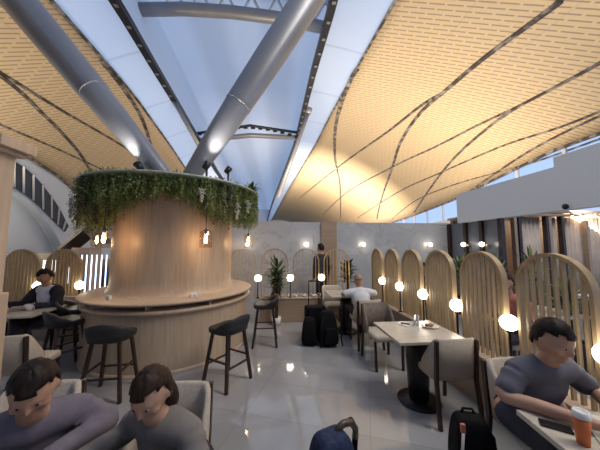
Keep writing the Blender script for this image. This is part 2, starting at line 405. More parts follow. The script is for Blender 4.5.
# ------------------------------------------------------------------ low partitions
def low_wall(name, c, s, lab):
    t = thing(name, lab, 'partition', (c[0], c[1], 0))
    bm = nb(); box(bm, (0, 0, .245), (s[0], s[1], .49)); obj('plinth', bm, wood2, t, bevel=.004)
    bm = nb(); box(bm, (0, 0, .505), (s[0] + .03, s[1] + .03, .03)); obj('cap_rail', bm, wood, t, bevel=.005)
    return t
low_wall('low_partition', (2.2, 2.92, 0), (.2, 5.3), 'long tan wooden low partition carrying the row of arched screens beside the dining tables')
low_wall('low_partition', (.86, 5.68, 0), (2.46, .2), 'low tan wooden partition across the back, behind the yucca pot and luggage')
low_wall('low_partition', (-4.7, 5.0, 0), (2.4, .2), 'low wooden partition behind the seated reader in a dark cardigan')

# arched screens (built in their own XZ plane, width along X)
def arch_screen(label, group, n, tw, td, w=.58, fm=archwood, depth=.07, fill=False, sd=.8):
    t = thing('arched_screen', label, 'screen', group=group)
    H, r = 1.06, w / 2
    bm = nb(); P = [(-r, 0, 0)] + [(-r, 0, (H - r) * k / 4) for k in (1, 2, 3)] + [(-r * math.cos(a), 0, H - r + r * math.sin(a)) for a in [PI * i / 24 for i in range(25)]] + [(r, 0, (H - r) * k / 4) for k in (3, 2, 1)] + [(r, 0, 0)]
    prev = None
    for i, p in enumerate(P):
        a, b_ = Vector(P[max(i - 1, 0)]), Vector(P[min(i + 1, len(P) - 1)]); tt = (b_ - a).normalized(); nn = Vector((-tt.z, 0, tt.x))
        ring = [bm.verts.new(Vector(p) + nn * u * tw / 2 + Vector((0, v * depth / 2, 0))) for u, v in ((-1, -1), (1, -1), (1, 1), (-1, 1))]
        if prev:
            for k in range(4): bm.faces.new((prev[k], prev[(k + 1) % 4], ring[(k + 1) % 4], ring[k]))
        prev = ring
    obj('arch_frame', bm, fm, t)
    bm = nb()
    for i in range(n):
        x = -r + w * (i + 1) / (n + 1); zt = H - r + math.sqrt(max(r * r - x * x, 0))
        box(bm, (x, 0, zt / 2), (td, depth * sd, zt))
    if fill: box(bm, (0, 0, .03), (w, depth * .7, .06))
    obj('slat_panel', bm, fm, t)
    return t
A0 = arch_screen('x', 'tall oak slatted arches on the long partition', 8, .026, .018, depth=.06, sd=.5, w=.54)
ys = [1.84 + .70 * i for i in range(6)]
side_names = ['nearest, behind the man in grey', 'second from the camera', 'third from the camera', 'fourth from the camera', 'fifth from the camera', 'farthest, nearest the marble wall']
for i, y in enumerate(ys + [1.14]):
    lab = ('arched oak slatted screen on the long partition, ' + side_names[i]) if i < 6 else 'arched oak screen on the long partition, past the man in grey at the photo edge'
    o = A0 if i == 0 else copy_tree(A0, None, 0)
    o.location = (2.19, y, .52); o.rotation_euler = (0, 0, PI / 2); o['label'] = lab
A1 = arch_screen('x', 'gold rod arches on the back partition', 7, .02, .012, fm=gold, depth=.03)
bx = [(-.76, 'half behind the round bar'), (-.05, 'behind the yucca'), (.66, 'below the wall lamp left of the standing person'), (1.36, 'right of the standing person')]
for i, (x, s) in enumerate(bx):
    o = A1 if i == 0 else copy_tree(A1, None, 0)
    o.location = (x, 5.68, .52); o['label'] = 'gold rod arch on back partition, ' + s
A2 = arch_screen('x', 'arched screens behind the reader', 9, .03, .022, fm=archwood, depth=.05)
for i, (x, s) in enumerate(((-4.58, 'next to the wooden post'), (-3.88, 'right behind the reader'), (-5.28, 'mostly hidden by the wooden post'))):
    o = A2 if i == 0 else copy_tree(A2, None, 0)
    o.location = (x, 5.0, .52); o['label'] = 'arched wooden slatted screen on the low wall, ' + s

# globe lamps between the arches
def globe_lamp():
    t = thing('globe_lamp', 'x', 'lamp')
    bm = nb(); lathe(bm, [(0, 0), (.04, 0), (.04, .012), (.012, .02), (.012, .33), (.03, .345), (.03, .36), (0, .36)], 16); obj('stem', bm, blackmetal, t)
    bm = nb(); ball(bm, (0, 0, .425), .073, seg=24, rings=16); obj('globe', bm, globe_m, t, )
    return t
G = globe_lamp(); first = True
glob_r = [(1.49, 'beside the seated man in grey'), (2.19, 'between the two nearest arches'), (2.87, 'behind the near dining table'), (3.56, 'behind the far chair of the near table'), (4.26, 'fifth from the camera on the long partition'), (4.98, 'on the long partition, farthest from the camera'), (.79, 'out beside the near table')]
for y, s in glob_r:
    o = G if first else copy_tree(G, None, 0); first = False
    o.location = (2.11 + .03, y, .52); o['label'] = 'lit globe lamp on black stem, ' + s; o['group'] = 'globe lamps on the long partition'
for x, s in ((-.41, 'left of the yucca'), (.30, 'right of the yucca'), (1.0, 'in front of the standing person'), (-1.1, 'hidden behind the round bar')):
    o = copy_tree(G, None, 0); o.location = (x, 5.62, .52); o['label'] = 'lit opal globe lamp on the back partition, ' + s; o['group'] = 'globe lamps on the back partition'
for x, s in ((-4.23, 'between the arches behind the reader'), (-3.54, 'right of the reader beside the round bar')):
    o = copy_tree(G, None, 0); o.location = (x, 4.93, .52); o['label'] = 'lit opal globe lamp on the low wall, ' + s; o['group'] = 'globe lamps behind the reader'

# sconces
def sconce():
    t = thing('wall_lamp', 'x', 'lamp', group='small globe sconces')
    bm = nb(); lathe(bm, [(0, 0), (.035, 0), (.035, .015), (0, .015)], 14); bmesh.ops.rotate(bm, verts=bm.verts, cent=(0, 0, 0), matrix=Matrix.Rotation(PI / 2, 3, 'X')); bar(bm, (0, -.01, 0), (0, -.1, 0), .015, .015); obj('bracket', bm, gold, t)
    bm = nb(); ball(bm, (0, -.12, .03), .055); obj('globe', bm, globe_m, t)
    return t
S = sconce()
for i, (x, y, rz, s) in enumerate(((.81, 7.0, 0, 'above the gold arch left of the pilaster'), (2.43, 7.0, 0, 'above the man in white'), (4.42, 7.0, 0, 'near the bulkhead corner'), (-.8, 7.0, 0, 'beside the round bar'), (5.02, 6.2, -PI / 2, 'in place of a reflection in the glazing, farther one'), (5.02, 5.6, -PI / 2, 'in place of a reflection in the glazing, nearer one'))):  # last two stand in for globe reflections in the glazed partition
    o = S if i == 0 else copy_tree(S, None, 0)
    o.location = (x, y, 1.66); o.rotation_euler = (0, 0, rz); o['label'] = 'small lit globe wall lamp, ' + s

# ------------------------------------------------------------------ the round bar
BC = Vector((-1.78, 4.66, 0))
t = thing('round_bar', 'round pale wooden bar with tall central drum and wraparound counter', 'bar counter', BC)
bm = nb(); lathe(bm, [(1.235, 0), (1.235, .765)], 96); lathe(bm, [(1.235, .05), (1.245, .05), (1.245, 0)], 96); obj('base', bm, wood, t)
bm = nb(); lathe(bm, [(0, .765), (1.27, .765), (1.285, .78), (1.285, .805), (1.27, .82), (.9, .82)], 96); obj('shelf', bm, wood, t)
bm = nb(); lathe(bm, [(1.0, .82), (1.0, .885)], 64); obj('recess', bm, wood2, t)
for i in range(10):
    a = 2 * PI * i / 10 + .42
    bm = nb(); box(bm, (1.12 * math.cos(a), 1.12 * math.sin(a), .852), (.28, .02, .066), rz=a); obj('divider', bm, wood, t)
bm = nb(); lathe(bm, [(.9, .885), (1.295, .885), (1.31, .895), (1.31, .915), (1.295, .925), (.9, .925)], 96); obj('countertop', bm, wood, t)
bm = nb(); lathe(bm, [(1.02, .926)] + [(.94 + .08 * (1 - math.sin(a)), .926 + .22 * (1 - math.cos(a))) for a in [PI / 2 * k / 8 for k in range(1, 9)]] + [(.94, 2.58)], 96); obj('drum', bm, wood, t)
bm = nb(); lathe(bm, [(0, 2.58), (1.40, 2.58), (1.415, 2.59), (1.415, 2.605), (1.40, 2.615), (0, 2.615)], 96); obj('rim_plate', bm, mat('rim_sage', (.42, .46, .38), .4), t)
for a, wd in ((-2.02, .075), (-.98, .10)):
    bm = nb(); r = 1.10
    box(bm, (r * math.cos(a), r * math.sin(a), .954), (.04, wd, .055), rz=a); k = obj('power_socket', bm, plasticw, t, bevel=.003)
    bm = nb(); box(bm, ((r + .021) * math.cos(a), (r + .021) * math.sin(a), .947), (.003, .018, .014), rz=a); obj('outlet', bm, blackmetal, k)

# greenery hanging from the rim
def leaf(bm, p, d, l, w, mi):
    d = d.normalized(); s = d.cross(Vector((random.uniform(-1, 1), random.uniform(-1, 1), random.uniform(-1, 1))))
    if s.length < 1e-3: s = Vector((1, 0, 0))
    s.normalize(); n = s.cross(d) * l * .15
    a, m1, m2, e = bm.verts.new(p), bm.verts.new(p + d * l * .5 + s * w / 2 + n), bm.verts.new(p + d * l * .5 - s * w / 2 + n), bm.verts.new(p + d * l)
    bm.faces.new((a, m1, e, m2)).material_index = mi
bm = nb()
def drop(a):
    a %= 360
    return interp([(0, .62), (20, .5), (170, .55), (200, .72), (232, .72), (246, .56), (258, .40), (285, .30), (300, .38), (315, .56), (335, .62), (360, .62)], a)
for i in range(1900):
    a = random.uniform(0, 360) if i % 4 == 0 else random.uniform(175, 385)
    ar = math.radians(a); L_ = drop(a) * random.uniform(.45, 1.12); r0 = random.uniform(1.0, 1.41)
    x, y = BC.x + r0 * math.cos(ar), BC.y + r0 * math.sin(ar); z = 2.61
    mi = random.choice((0, 0, 0, 1, 1, 2, 2 if L_ > .45 else 0)); 
    if 233 < a % 360 < 238 or 318 < a % 360 < 323: mi = random.choice((3, 3, 0))
    dx, dy = random.uniform(-.06, .06), random.uniform(-.06, .06)
    n = int(L_ / .028)
    for k in range(n):
        tt = k / n
        p = Vector((x + dx * tt, y + dy * tt, z - L_ * tt))
        for q in range(2):
            d = Vector((random.uniform(-1, 1), random.uniform(-1, 1), random.uniform(-1.3, .2)))
            leaf(bm, p, d, random.uniform(.025, .05), random.uniform(.010, .02), mi)
for i in range(900):   # fronds over the top edge
    ar = random.uniform(0, 2 * PI); r0 = random.uniform(1.26, 1.41)
    leaf(bm, Vector((BC.x + r0 * math.cos(ar), BC.y + r0 * math.sin(ar), 2.615)), Vector((math.cos(ar) * .6, math.sin(ar) * .6, random.uniform(-.2, .8))), random.uniform(.03, .06), .015, random.choice((0, 1)))
rimg = noise_mat('fern_dark', [(.3, (.07, .11, .035)), (.7, (.16, .20, .07))], 3, rough=.6)
tag(obj('trailing_greenery', bm, [green, rimg, green3, purple]), 'dense green trailing plants hanging all round the rim of the bar', 'plants', kind='stuff')
# cream blossom clusters
for i, (a, z0, ln, s) in enumerate(((302, 2.42, .18, 'nearest the middle of the bar'), (325, 2.30, .26, 'beside the lit pendant'), (336, 2.38, .20, 'nearest the edge of the rim'), (222, 2.33, .30, 'on the side by the reader'))):
    bm = nb(); ar = math.radians(a)
    for k in range(120):
        tt = random.random(); r_ = .05 * (1 - tt * .75)
        ball(bm, (random.gauss(0, r_ * .5), random.gauss(0, r_ * .5), -ln * tt), random.uniform(.006, .011), seg=5, rings=4)
    tube(bm, [(0, 0, .12), (0, 0, -ln)], .003, 5, 1)
    o = obj('blossom_cluster', bm, [cream, green]); o.location = (BC.x + 1.43 * math.cos(ar), BC.y + 1.43 * math.sin(ar), z0)
    tag(o, 'hanging cream blossom cluster in the bar greenery, ' + s, 'flowers', 'cream blossoms in the greenery')
# pendants
def pendant():
    t = thing('pendant_lamp', 'x', 'lamp', group='glass pendants round the bar')
    bm = nb(); tube(bm, [(0, 0, .83), (0, 0, .13)], .004, 6); lathe(bm, [(0, .135), (.022, .13), (.022, .07), (0, .07)], 14); obj('cord', bm, blackmetal, t)
    bm = nb(); lathe(bm, [(.085, -.13), (.085, .10), (.06, .115), (.02, .125)], 28); thick(obj('glass_shade', bm, pglass, t), .003)
    bm = nb(); ball(bm, (0, 0, -.01), (.022, .022, .06), seg=12, rings=10); obj('bulb', bm, bulb_m, t)
    return t
Pn = pendant()
for i, (a, s) in enumerate(((247, 'at the reader end of the bar'), (308, 'in front of the drum, right of centre'), (7, 'at the end nearest the yucca'), (187, 'just behind the one at the reader end'), (67, 'behind the drum'), (127, 'on the far side of the drum'))):
    o = Pn if i == 0 else copy_tree(Pn, None, 0)
    o.location = (BC.x + 1.25 * math.cos(math.radians(a)), BC.y + 1.25 * math.sin(math.radians(a)), 1.755); o['label'] = 'clear glass cylinder pendant with glowing filament, ' + s
    l = bpy.data.lights.new('filament', 'POINT'); l.energy = 2.4; l.color = (1, .66, .36); l.shadow_soft_size = .03
    lo = bpy.data.objects.new('filament_light', l); COL.objects.link(lo); lo.location = o.location + Vector((0, 0, -.085))
# broad leafed plant on the rim
def broad_plant(name, label, loc, n, ln, wd, ms, cat='plant', up=.6, pot=None, z0=0, seed=1, group=None, stem=0):
    random.seed(seed)
    t = thing(name, label, cat, loc, group=group)
    bm = nb()
    for i in range(n):
        a = i * 2.4 + random.uniform(-.3, .3); el = random.uniform(.15, 1.25) * up + .1; l_ = ln * random.uniform(.7, 1.1)
        d = Vector((math.cos(a) * math.cos(el), math.sin(a) * math.cos(el), math.sin(el))); s = Vector((-math.sin(a), math.cos(a), 0))
        base = Vector((0, 0, z0 + stem * (.55 + .45 * random.random()))); pr = None; K = 7
        for k in range(K + 1):
            tt = k / K; p = base + d * l_ * tt + Vector((0, 0, -l_ * .35 * tt * tt * math.cos(el)))
            w_ = wd * math.sin(PI * min(tt * .9 + .08, 1)) / 2 + .001
            c = (bm.verts.new(p - s * w_), bm.verts.new(p + Vector((0, 0, -w_ * .4))), bm.verts.new(p + s * w_))
            if pr:
                bm.faces.new((pr[0], pr[1], c[1], c[0])).material_index = i % len(ms); bm.faces.new((pr[1], pr[2], c[2], c[1])).material_index = i % len(ms)
            pr = c
    obj('foliage', bm, ms, t, smooth=True)
    if stem:
        bm = nb(); tube(bm, [(0, 0, z0 - .02), (.01, .0, z0 + stem * .5), (0, 0, z0 + stem)], [.035, .03, .025], 10); obj('stem', bm, brown, t)
    if pot:
        m, r, h = pot; bm = nb(); lathe(bm, [(0, 0), (r * .75, 0), (r, h), (r * .9, h), (r * .88, h - .03), (0, h - .03)], 28); obj('pot', bm, m, t)
    return t
broad_plant('leafy_plant', 'dark broad leafed plant on the rim of the bar, beside the yucca end', (-.47, 4.4, 2.615), 16, .24, .06, [green2, green], up=.9, seed=5)
yuc = broad_plant('potted_yucca', 'spiky green yucca on a brown stem in a small white pot before the back partition', (.0, 5.40, 0), 120, .42, .036, [green2, green, green2], up=.85, pot=(porcelain, .10, .17), z0=.16, stem=1.04, seed=3)
bm = nb(); random.seed(9)
for i in range(110):
    a = random.uniform(0, 6.28); z = random.uniform(.72, 1.08)
    leaf(bm, Vector((0, 0, z)), Vector((math.cos(a), math.sin(a), -1.3)), random.uniform(.15, .26), .03, 0)
obj('dry_leaves', bm, brown, yuc)

# steel columns of the V
VL = (-6.65, 4.66, 8.4); VR = (2.4, 4.66, 9.78)
def v_column(label, a, b_, J):
    t = thing('steel_column', label, 'column', a); a, b_ = Vector(a), Vector(b_); d = b_ - a; ln = d.length
    R_ = d.to_track_quat('Z', 'Y').to_matrix()
    def put(prof, m, nm, par=t):
        bm = nb(); lathe(bm, prof, 40); bmesh.ops.rotate(bm, verts=bm.verts, cent=(0, 0, 0), matrix=R_); return obj(nm, bm, m, par)
    put([(.13, 0), (.155, J * .2), (.22, J * .7), (.245, J)], steel, 'tapered_foot')
    put([(.245, J), (.256, J + .005), (.256, J + .022), (.25, J + .027)], steel, 'collar')
    put([(.25, J + .027), (.28, J + 1.3), (.30, J + 3), (.30, ln)], steel, 'shaft')
    return t
v_column('large grey steel tube column leaning away from the dining tables, over the reader side of the bar', (-1.80, 4.66, 2.616), VL, 2.36)
v_column('large grey steel tube column leaning toward the dining tables, rising from the bar', (-1.76, 4.66, 2.616), VR, 1.98)
# base node and floodlights
bm = nb(); lathe(bm, [(0, 0), (.5, 0), (.5, .02), (.2, .08), (.16, .30), (0, .34)], 24); o = obj('column_base', bm, steel); o.location = (-1.78, 4.66, 2.616); tag(o, 'grey steel base node where the two leaning columns meet on the bar', 'column base')
flood_lit = mat('flood_lit', (1, 1, 1), .4, emit=(1, .96, .9), estr=14)
for i, (p, tgt, s) in enumerate((((-2.34, 4.36, 3.0), (-5.0, 4.6, 6.0), 'against the column over the reader side'), ((-1.22, 4.36, 3.05), (.5, 4.6, 6.3), 'against the column over the dining side'), ((-1.0, 5.1, 3.2), (1.5, 6, 7), 'on its own arm behind the columns'))):
    d = Vector(tgt) - Vector(p); R_ = d.to_track_quat('Z', 'Y').to_matrix()
    t = thing('floodlight', 'small floodlight above the bar, ' + s, 'light', p, group='floodlights above the bar')
    bm = nb(); lathe(bm, [(0, -.09), (.05, -.08), (.065, .05), (.055, .05), (.05, .03), (0, .03)], 20); bmesh.ops.rotate(bm, verts=bm.verts, cent=(0, 0, 0), matrix=R_); obj('housing', bm, darkmetal, t)
    bm = nb(); lathe(bm, [(0, .035), (.05, .035), (.05, .04), (0, .04)], 20); bmesh.ops.rotate(bm, verts=bm.verts, cent=(0, 0, 0), matrix=R_); obj('lens', bm, flood_lit, t)
    bm = nb(); tube(bm, [(0, 0, -.05), (0, 0, 2.62 - p[2])], .02, 8); obj('arm', bm, darkmetal, t)
    l = bpy.data.lights.new('flood', 'SPOT'); l.energy = 110; l.spot_size = 1.5; l.spot_blend = .7; l.color = (1, .93, .85); l.shadow_soft_size = .06
    lo = bpy.data.objects.new('flood_beam', l); COL.objects.link(lo); lo.location = Vector(p) + d.normalized() * .06; lo.rotation_euler = (-d).to_track_quat('Z', 'Y').to_euler()
# thin skylight braces
for i, (a, b_, s) in enumerate((((1.6, 12, 8.6), (.05, 13, 4.2), 'beside the skylight, dining side'), ((-5.35, 12.5, 9.15), (-3.8, 12.8, 6.4), 'beyond the leaning columns'))):
    bm = nb(); tube(bm, [a, b_], .10, 12); tube(bm, [a, Vector(a) + (Vector(b_) - Vector(a)) * .06], .14, 12); tag(obj('steel_strut', bm, steel), 'thin pale steel strut under the ceiling, ' + s, 'strut')

# wooden post at the frame edge
t = thing('wooden_post', 'pale wooden post with a projecting cap beside the man in the mauve top', 'post', (-2.2, 1.95, 0))
bm = nb(); box(bm, (0, 0, 1.17), (.5, .12, 2.34)); obj('shaft', bm, wood, t, bevel=.006)
bm = nb(); box(bm, (0, 0, 2.38), (.66, .26, .08)); box(bm, (0, 0, 2.33), (.58, .2, .04)); obj('cap', bm, wood, t, bevel=.006)
bm = nb(); box(bm, (0, 0, .66), (.55, .16, 1.32)); obj('lower_casing', bm, wood, t, bevel=.01)

# ------------------------------------------------------------------ stools, chairs, tables
def bar_stool():
    t = thing('bar_stool', 'x', 'stool', group=None)
    # seat faces +Y, back on -Y
    bm = nb(); n = 36; rings = []
    def outline(k, s=1, dz=0):
        a = 2 * PI * k / n; x, y = math.cos(a), math.sin(a)
        r = (abs(x) ** 3.2 + abs(y) ** 3.2) ** (-1 / 3.2)
        return Vector((x * r * .215 * s, y * r * .20 * s, 0))
    prof = [(.0, .60), (.8, .60), (.97, .615), (1.0, .64), (.97, .662), (.8, .668), (0, .655)]
    for s, z in prof:
        if s == 0: rings.append([bm.verts.new((0, 0, z))]); continue
        row = []
        for k in range(n):
            p = outline(k, s); lift = 0
            if z > .63: lift = .03 * max(0, -p.y / .2) ** 1.5 + .012 * abs(p.x / .2) ** 2
            row.append(bm.verts.new((p.x, p.y, z + lift)))
        rings.append(row)
    for A, B in zip(rings, rings[1:]):
        for k in range(n):
            j = (k + 1) % n
            vs = ([A[0]] if len(A) == 1 else [A[k], A[j]]) + ([B[0]] if len(B) == 1 else [B[j], B[k]])
            bm.faces.new(vs).smooth = True
    obj('seat', bm, blackfab, t)
    bm = nb(); cols = []
    for i in range(25):
        a = PI + PI * i / 24; x, y = math.cos(a), math.sin(a)
        r = (abs(x) ** 2.8 + abs(y) ** 2.8) ** (-1 / 2.8)
        h = .665 + .155 * max(0, math.sin(PI * i / 24)) ** .8
        row = []
        for q, (dr, z) in enumerate(((0, .63), (.02, .645 + (h - .645) * .5), (.03, h - .012), (.018, h), (-.002, h - .012), (-.012, .645 + (h - .645) * .5), (-.03, .64))):
            row.append(bm.verts.new((x * r * (.215 + dr), y * r * (.20 + dr), z)))
        cols.append(row)
    for A, B in zip(cols, cols[1:]):
        for k in range(7): bm.faces.new((A[k], A[(k + 1) % 7], B[(k + 1) % 7], B[k])).smooth = True
    for c in (cols[0], cols[-1]): bm.faces.new(c)
    obj('backrest', bm, blackfab, t)
    def lp(sx, sy, z): k = 1 - z / .6; return Vector((sx * (.135 + .07 * k), sy * (.125 + .07 * k), z))
    for sx, sy in ((1, 1), (-1, 1), (1, -1), (-1, -1)):
        bm = nb(); bar(bm, lp(sx, sy, 0), lp(sx, sy, .61), .034, .034, side=(1, 0, 0)); obj('leg', bm, darkwood, t, bevel=.004)
    for (a, b_, z) in (((1, 1), (-1, 1), .24), ((1, -1), (-1, -1), .24), ((1, 1), (1, -1), .30), ((-1, 1), (-1, -1), .30)):
        bm = nb(); bar(bm, lp(*a, z), lp(*b_, z), .018, .022, side=(0, 0, 1)); obj('footrest', bm, darkwood, t)
    return t
ST = bar_stool()
def face(x, y): return math.atan2(BC.y - y, BC.x - x) - PI / 2
for i, (x, y, da, s) in enumerate(((-.59, 3.27, .25, 'nearest to the dining tables, in full view'), (-.19, 4.44, .15, 'at the yucca end of the bar'), (-1.85, 3.12, .1, 'in front of the bar behind the woman'), (-2.80, 3.72, .2, 'second from the reader'), (-3.18, 4.38, .2, 'farthest one, by the reader'))):
    o = ST if i == 0 else copy_tree(ST, None, 0)
    o.location = (x, y, 0); o.rotation_euler = (0, 0, face(x, y) + da); o['label'] = 'black low-backed bar stool with dark wood legs, ' + s; o['group'] = 'black stools round the bar'

def dining_chair():
    t = thing('dining_chair', 'x', 'chair')
    bm = nb(); box(bm, (0, .01, .415), (.44, .44, .085)); obj('seat', bm, beige, t, bevel=.032)
    bm = nb(); cols = []
    K = 28
    for i in range(K + 1):
        u = -1 + 2 * i / K; a = u * 1.5
        x = .235 * math.sin(a) / math.sin(1.5) if abs(u) < .6 else .235 * (.80 + .2 * (abs(u) - .6) / .4) * (1 if u > 0 else -1)
        x = .222 * math.copysign(min(1, abs(u) * 1.35) ** .9, u)
        y = -.235 + max(0, abs(u) - .6) ** 1.3 * .60
        top = .785 - max(0, abs(u) - .65) ** 1.3 * 1.0
        sgn = 1
        row = []
        nx, ny = (u * abs(u), -(1 - abs(u)) - .15); l_ = math.hypot(nx, ny); nx, ny = nx / l_, ny / l_
        for dr, z in ((.018, .40), (.022, .40 + (top - .40) * .5), (.02, top - .012), (0, top), (-.02, top - .012), (-.022, .40 + (top - .40) * .5), (-.018, .40)):
            lean = -.05 * (z - .4) / .4 * (1 - abs(u) ** 2)
            row.append(bm.verts.new((x + nx * dr, y + ny * dr + lean, z)))
        cols.append(row)
    for A, B in zip(cols, cols[1:]):
        for k in range(7): bm.faces.new((A[k], A[(k + 1) % 7], B[(k + 1) % 7], B[k])).smooth = True
    for c in (cols[0], cols[-1]): bm.faces.new(c)
    obj('backrest', bm, beige, t)
    for sx in (1, -1):
        bm = nb(); bar(bm, (sx * .20, .20, 0), (sx * .205, .19, .39), .032, .032, side=(1, 0, 0)); obj('leg', bm, darkwood, t, bevel=.004)
        bm = nb(); bar(bm, (sx * .225, -.30, 0), (sx * .215, -.255, .40), .034, .036, side=(1, 0, 0)); bar(bm, (sx * .215, -.255, .39), (sx * .215, -.28, .77), .034, .036, side=(1, 0, 0)); obj('leg', bm, darkwood, t, bevel=.004)
    return t
CH = dining_chair()
chs = [(1.68, 2.56, 0.0, 'back to camera at the near empty table'),
       (1.50, 3.53, PI, 'facing camera across the near empty table'),
       (1.50, 4.28, 0.0, 'under the man in the white shirt'),
       (1.2, 5.28, PI, 'facing the man in white'),
       (1.80, 1.60, PI, 'under the man in grey at the table'),
       (-2.66, 3.02, .1, 'empty one on the bar side, back to camera'),
       (-3.62, 4.50, PI, 'under the reader in a dark cardigan'),
       (-.62, 1.47, PI, 'behind the woman with dark hair'),
       (-1.42, 1.55, PI + .15, 'under the man in the mauve top'),
       (3.08, 3.1, PI / 2, 'beyond the arches, under the person in coral')]
for i, (x, y, rz, s) in enumerate(chs):
    o = CH if i == 0 else copy_tree(CH, None, 0)
    o.location = (x, y, 0); o.rotation_euler = (0, 0, rz); o['label'] = 'beige dining chair with dark legs, ' + s; o['group'] = 'beige dining chairs'
    if i == 0: o.scale = (.92, 1, 1)

tuft = noise_mat('taupe_tufted', [(.3, (.13, .10, .085)), (.7, (.22, .18, .15))], 22, rough=.8, bump=.5)
b_chair = [o for o in sc.objects if o.get('label', '').startswith('beige dining chair with dark legs, facing camera across')][0]
b_chair['label'] = 'taupe-backed dining chair facing the camera across the near empty table'
for c in b_chair.children:
    if c.name.startswith('backrest'): c.data = c.data.copy(); c.data.materials[0] = tuft; c['label'] = 'darker taupe tufted backrest'
top_m = noise_mat('table_laminate', [(.3, (.46, .41, .34)), (.7, (.58, .53, .45))], 4, (1, 6, 1), .25)
def dining_table(w, d):
    t = thing('dining_table', 'x', 'table')
    bm = nb(); box(bm, (0, 0, .715), (w, d, .03)); obj('table_top', bm, top_m, t, bevel=.004)
    bm = nb(); lathe(bm, [(.03, .02), (.10, .03), (.115, .35), (.115, .70), (0, .70)], 28); obj('pedestal', bm, blackmetal, t)
    bm = nb(); lathe(bm, [(0, 0), (.215, 0), (.22, .008), (.215, .02), (.06, .03), (0, .03)], 40); obj('base', bm, blackmetal, t)
    return t
TB = dining_table(.72, .66)
for i, (x, y, rz, s) in enumerate(((1.53, 2.70, 0, 'near empty one beside the long partition'), (1.66, 1.0, -.15, 'under the orange cup'), (1.35, 4.9, 0, 'in front of the man in white'), (-3.62, 4.0, .1, 'in front of the reader'), (-.93, .80, 0, 'between the woman and the man in mauve'), (3.75, 3.3, 0, 'beyond the arches by the person in coral'))):
    o = TB if i == 0 else copy_tree(TB, None, 0)
    o.location = (x, y, 0); o.rotation_euler = (0, 0, rz); o['label'] = 'square pale table on dark pedestal, ' + s; o['group'] = 'square dining tables'

TT = .731
# items on the near empty table
t = thing('drinking_glass', 'clear stemless glass of water on the near empty table', 'glass', (1.62, 2.86, TT))
bm = nb(); lathe(bm, [(0, .004), (.026, .004), (.03, .11), (.033, .11), (.030, 0), (0, 0)], 24); obj('tumbler', bm, glass_mat('tumbler_glass', (.93, .95, .97), .3), t)
bm = nb(); lathe(bm, [(0, .006), (.025, .006), (.028, .05), (0, .05)], 20); obj('ice_water', bm, glass_mat('water', (.85, .88, .9), .35), t)
t = thing('side_plate', 'small white plate with a half-eaten pastry on the near empty table', 'plate', (1.74, 2.78, TT))
bm = nb(); lathe(bm, [(0, 0), (.05, 0), (.09, .014), (.088, .018), (.05, .006), (0, .006)], 32); obj('plate', bm, porcelain, t)
bm = nb(); ball(bm, (.01, 0, .025), (.045, .028, .018), M=Matrix.Rotation(.5, 4, 'Z')); ball(bm, (-.03, .02, .02), (.02, .02, .014)); o = obj('pastry', bm, noise_mat('pastry', [(.3, (.28, .13, .04)), (.7, (.5, .28, .1))], 30, rough=.6, bump=.4)); o.location = (1.74, 2.78, TT)
tag(o, 'half-eaten golden brown pastry lying on the small white plate', 'pastry')
bm = nb(); box(bm, (0, 0, .003), (.15, .12, .006)); o = obj('napkin', bm, porcelain); o.location = (1.52, 2.90, TT); o.rotation_euler = (0, 0, .5); tag(o, 'white folded napkin on the near empty table', 'napkin')
bm = nb(); box(bm, (0, 0, .005), (.035, .10, .008)); o = obj('folded_spectacles_case', bm, blackmetal, bevel=.003); o.location = (1.51, 2.90, TT + .007); o.rotation_euler = (0, 0, .9); tag(o, 'small dark slim case lying on the white napkin', 'case')
# items beside the man in grey
t = thing('coffee_cup', 'tall orange paper cup with a white lid beside the man in grey', 'cup', (1.43, 1.12, TT)); t.scale = (.8, .8, .98)
bm = nb(); lathe(bm, [(0, .002), (.029, .002), (.039, .125), (0, .125)], 36); obj('cup_body', bm, mat('orange_paper', (.62, .16, .05), .5), t)
bm = nb(); lathe(bm, [(.042, .122), (.043, .13), (.040, .136), (.037, .15), (.030, .15), (.028, .144), (0, .144)], 36); obj('lid', bm, plasticw, t)
bm = nb(); box(bm, (0, 0, .005), (.075, .155, .009)); o = obj('smartphone', bm, mat('phone_black', (.012, .012, .014), .12), bevel=.004); o.location = (1.42, 1.23, TT); o.rotation_euler = (0, 0, .9); o.scale = (.8, .8, 1); tag(o, 'black smartphone lying beside the orange cup', 'phone')
bm = nb(); box(bm, (0, 0, .004), (.2, .27, .006)); o = obj('magazine', bm, noise_mat('printed_page', [(.4, (.62, .62, .6)), (.55, (.45, .42, .2)), (.7, (.7, .68, .62))], 9, rough=.4)); o.location = (1.66, 1.16, TT); o.rotation_euler = (0, 0, -.6); tag(o, 'open printed magazine under the hand of the man in grey', 'magazine')
bm = nb(); tube(bm, [(0, 0, .01), (.14, .02, .01)], .004, 8); o = obj('pen', bm, blackmetal); o.location = (1.50, 1.03, TT); o.rotation_euler = (0, 0, -.4); tag(o, 'black pen lying right of the orange cup', 'pen')
# items on the reader table
bm = nb(); lathe(bm, [(0, 0), (.03, 0), (.045, .07), (.041, .07), (.027, .006), (0, .006)], 24); tube(bm, [(.04, 0, .055), (.065, 0, .05), (.065, 0, .025), (.036, 0, .02)], .005, 6)
cup = obj('teacup', bm, porcelain); cup.location = (-3.52, 4.0, TT); tag(cup, 'white teacup on the table of the reader, nearer the bar', 'cup', 'teacups on the reader table')
c2 = cup.copy(); COL.objects.link(c2); c2.location = (-3.78, 3.92, TT); c2['label'] = 'white teacup on the table of the reader, nearer the post'
bm = nb(); lathe(bm, [(0, 0), (.05, 0), (.1, .02), (.098, .024), (.05, .007), (0, .007)], 28); o = obj('serving_plate', bm, porcelain); o.location = (-3.65, 4.1, TT); tag(o, 'white plate between the teacups on the reader table', 'plate')

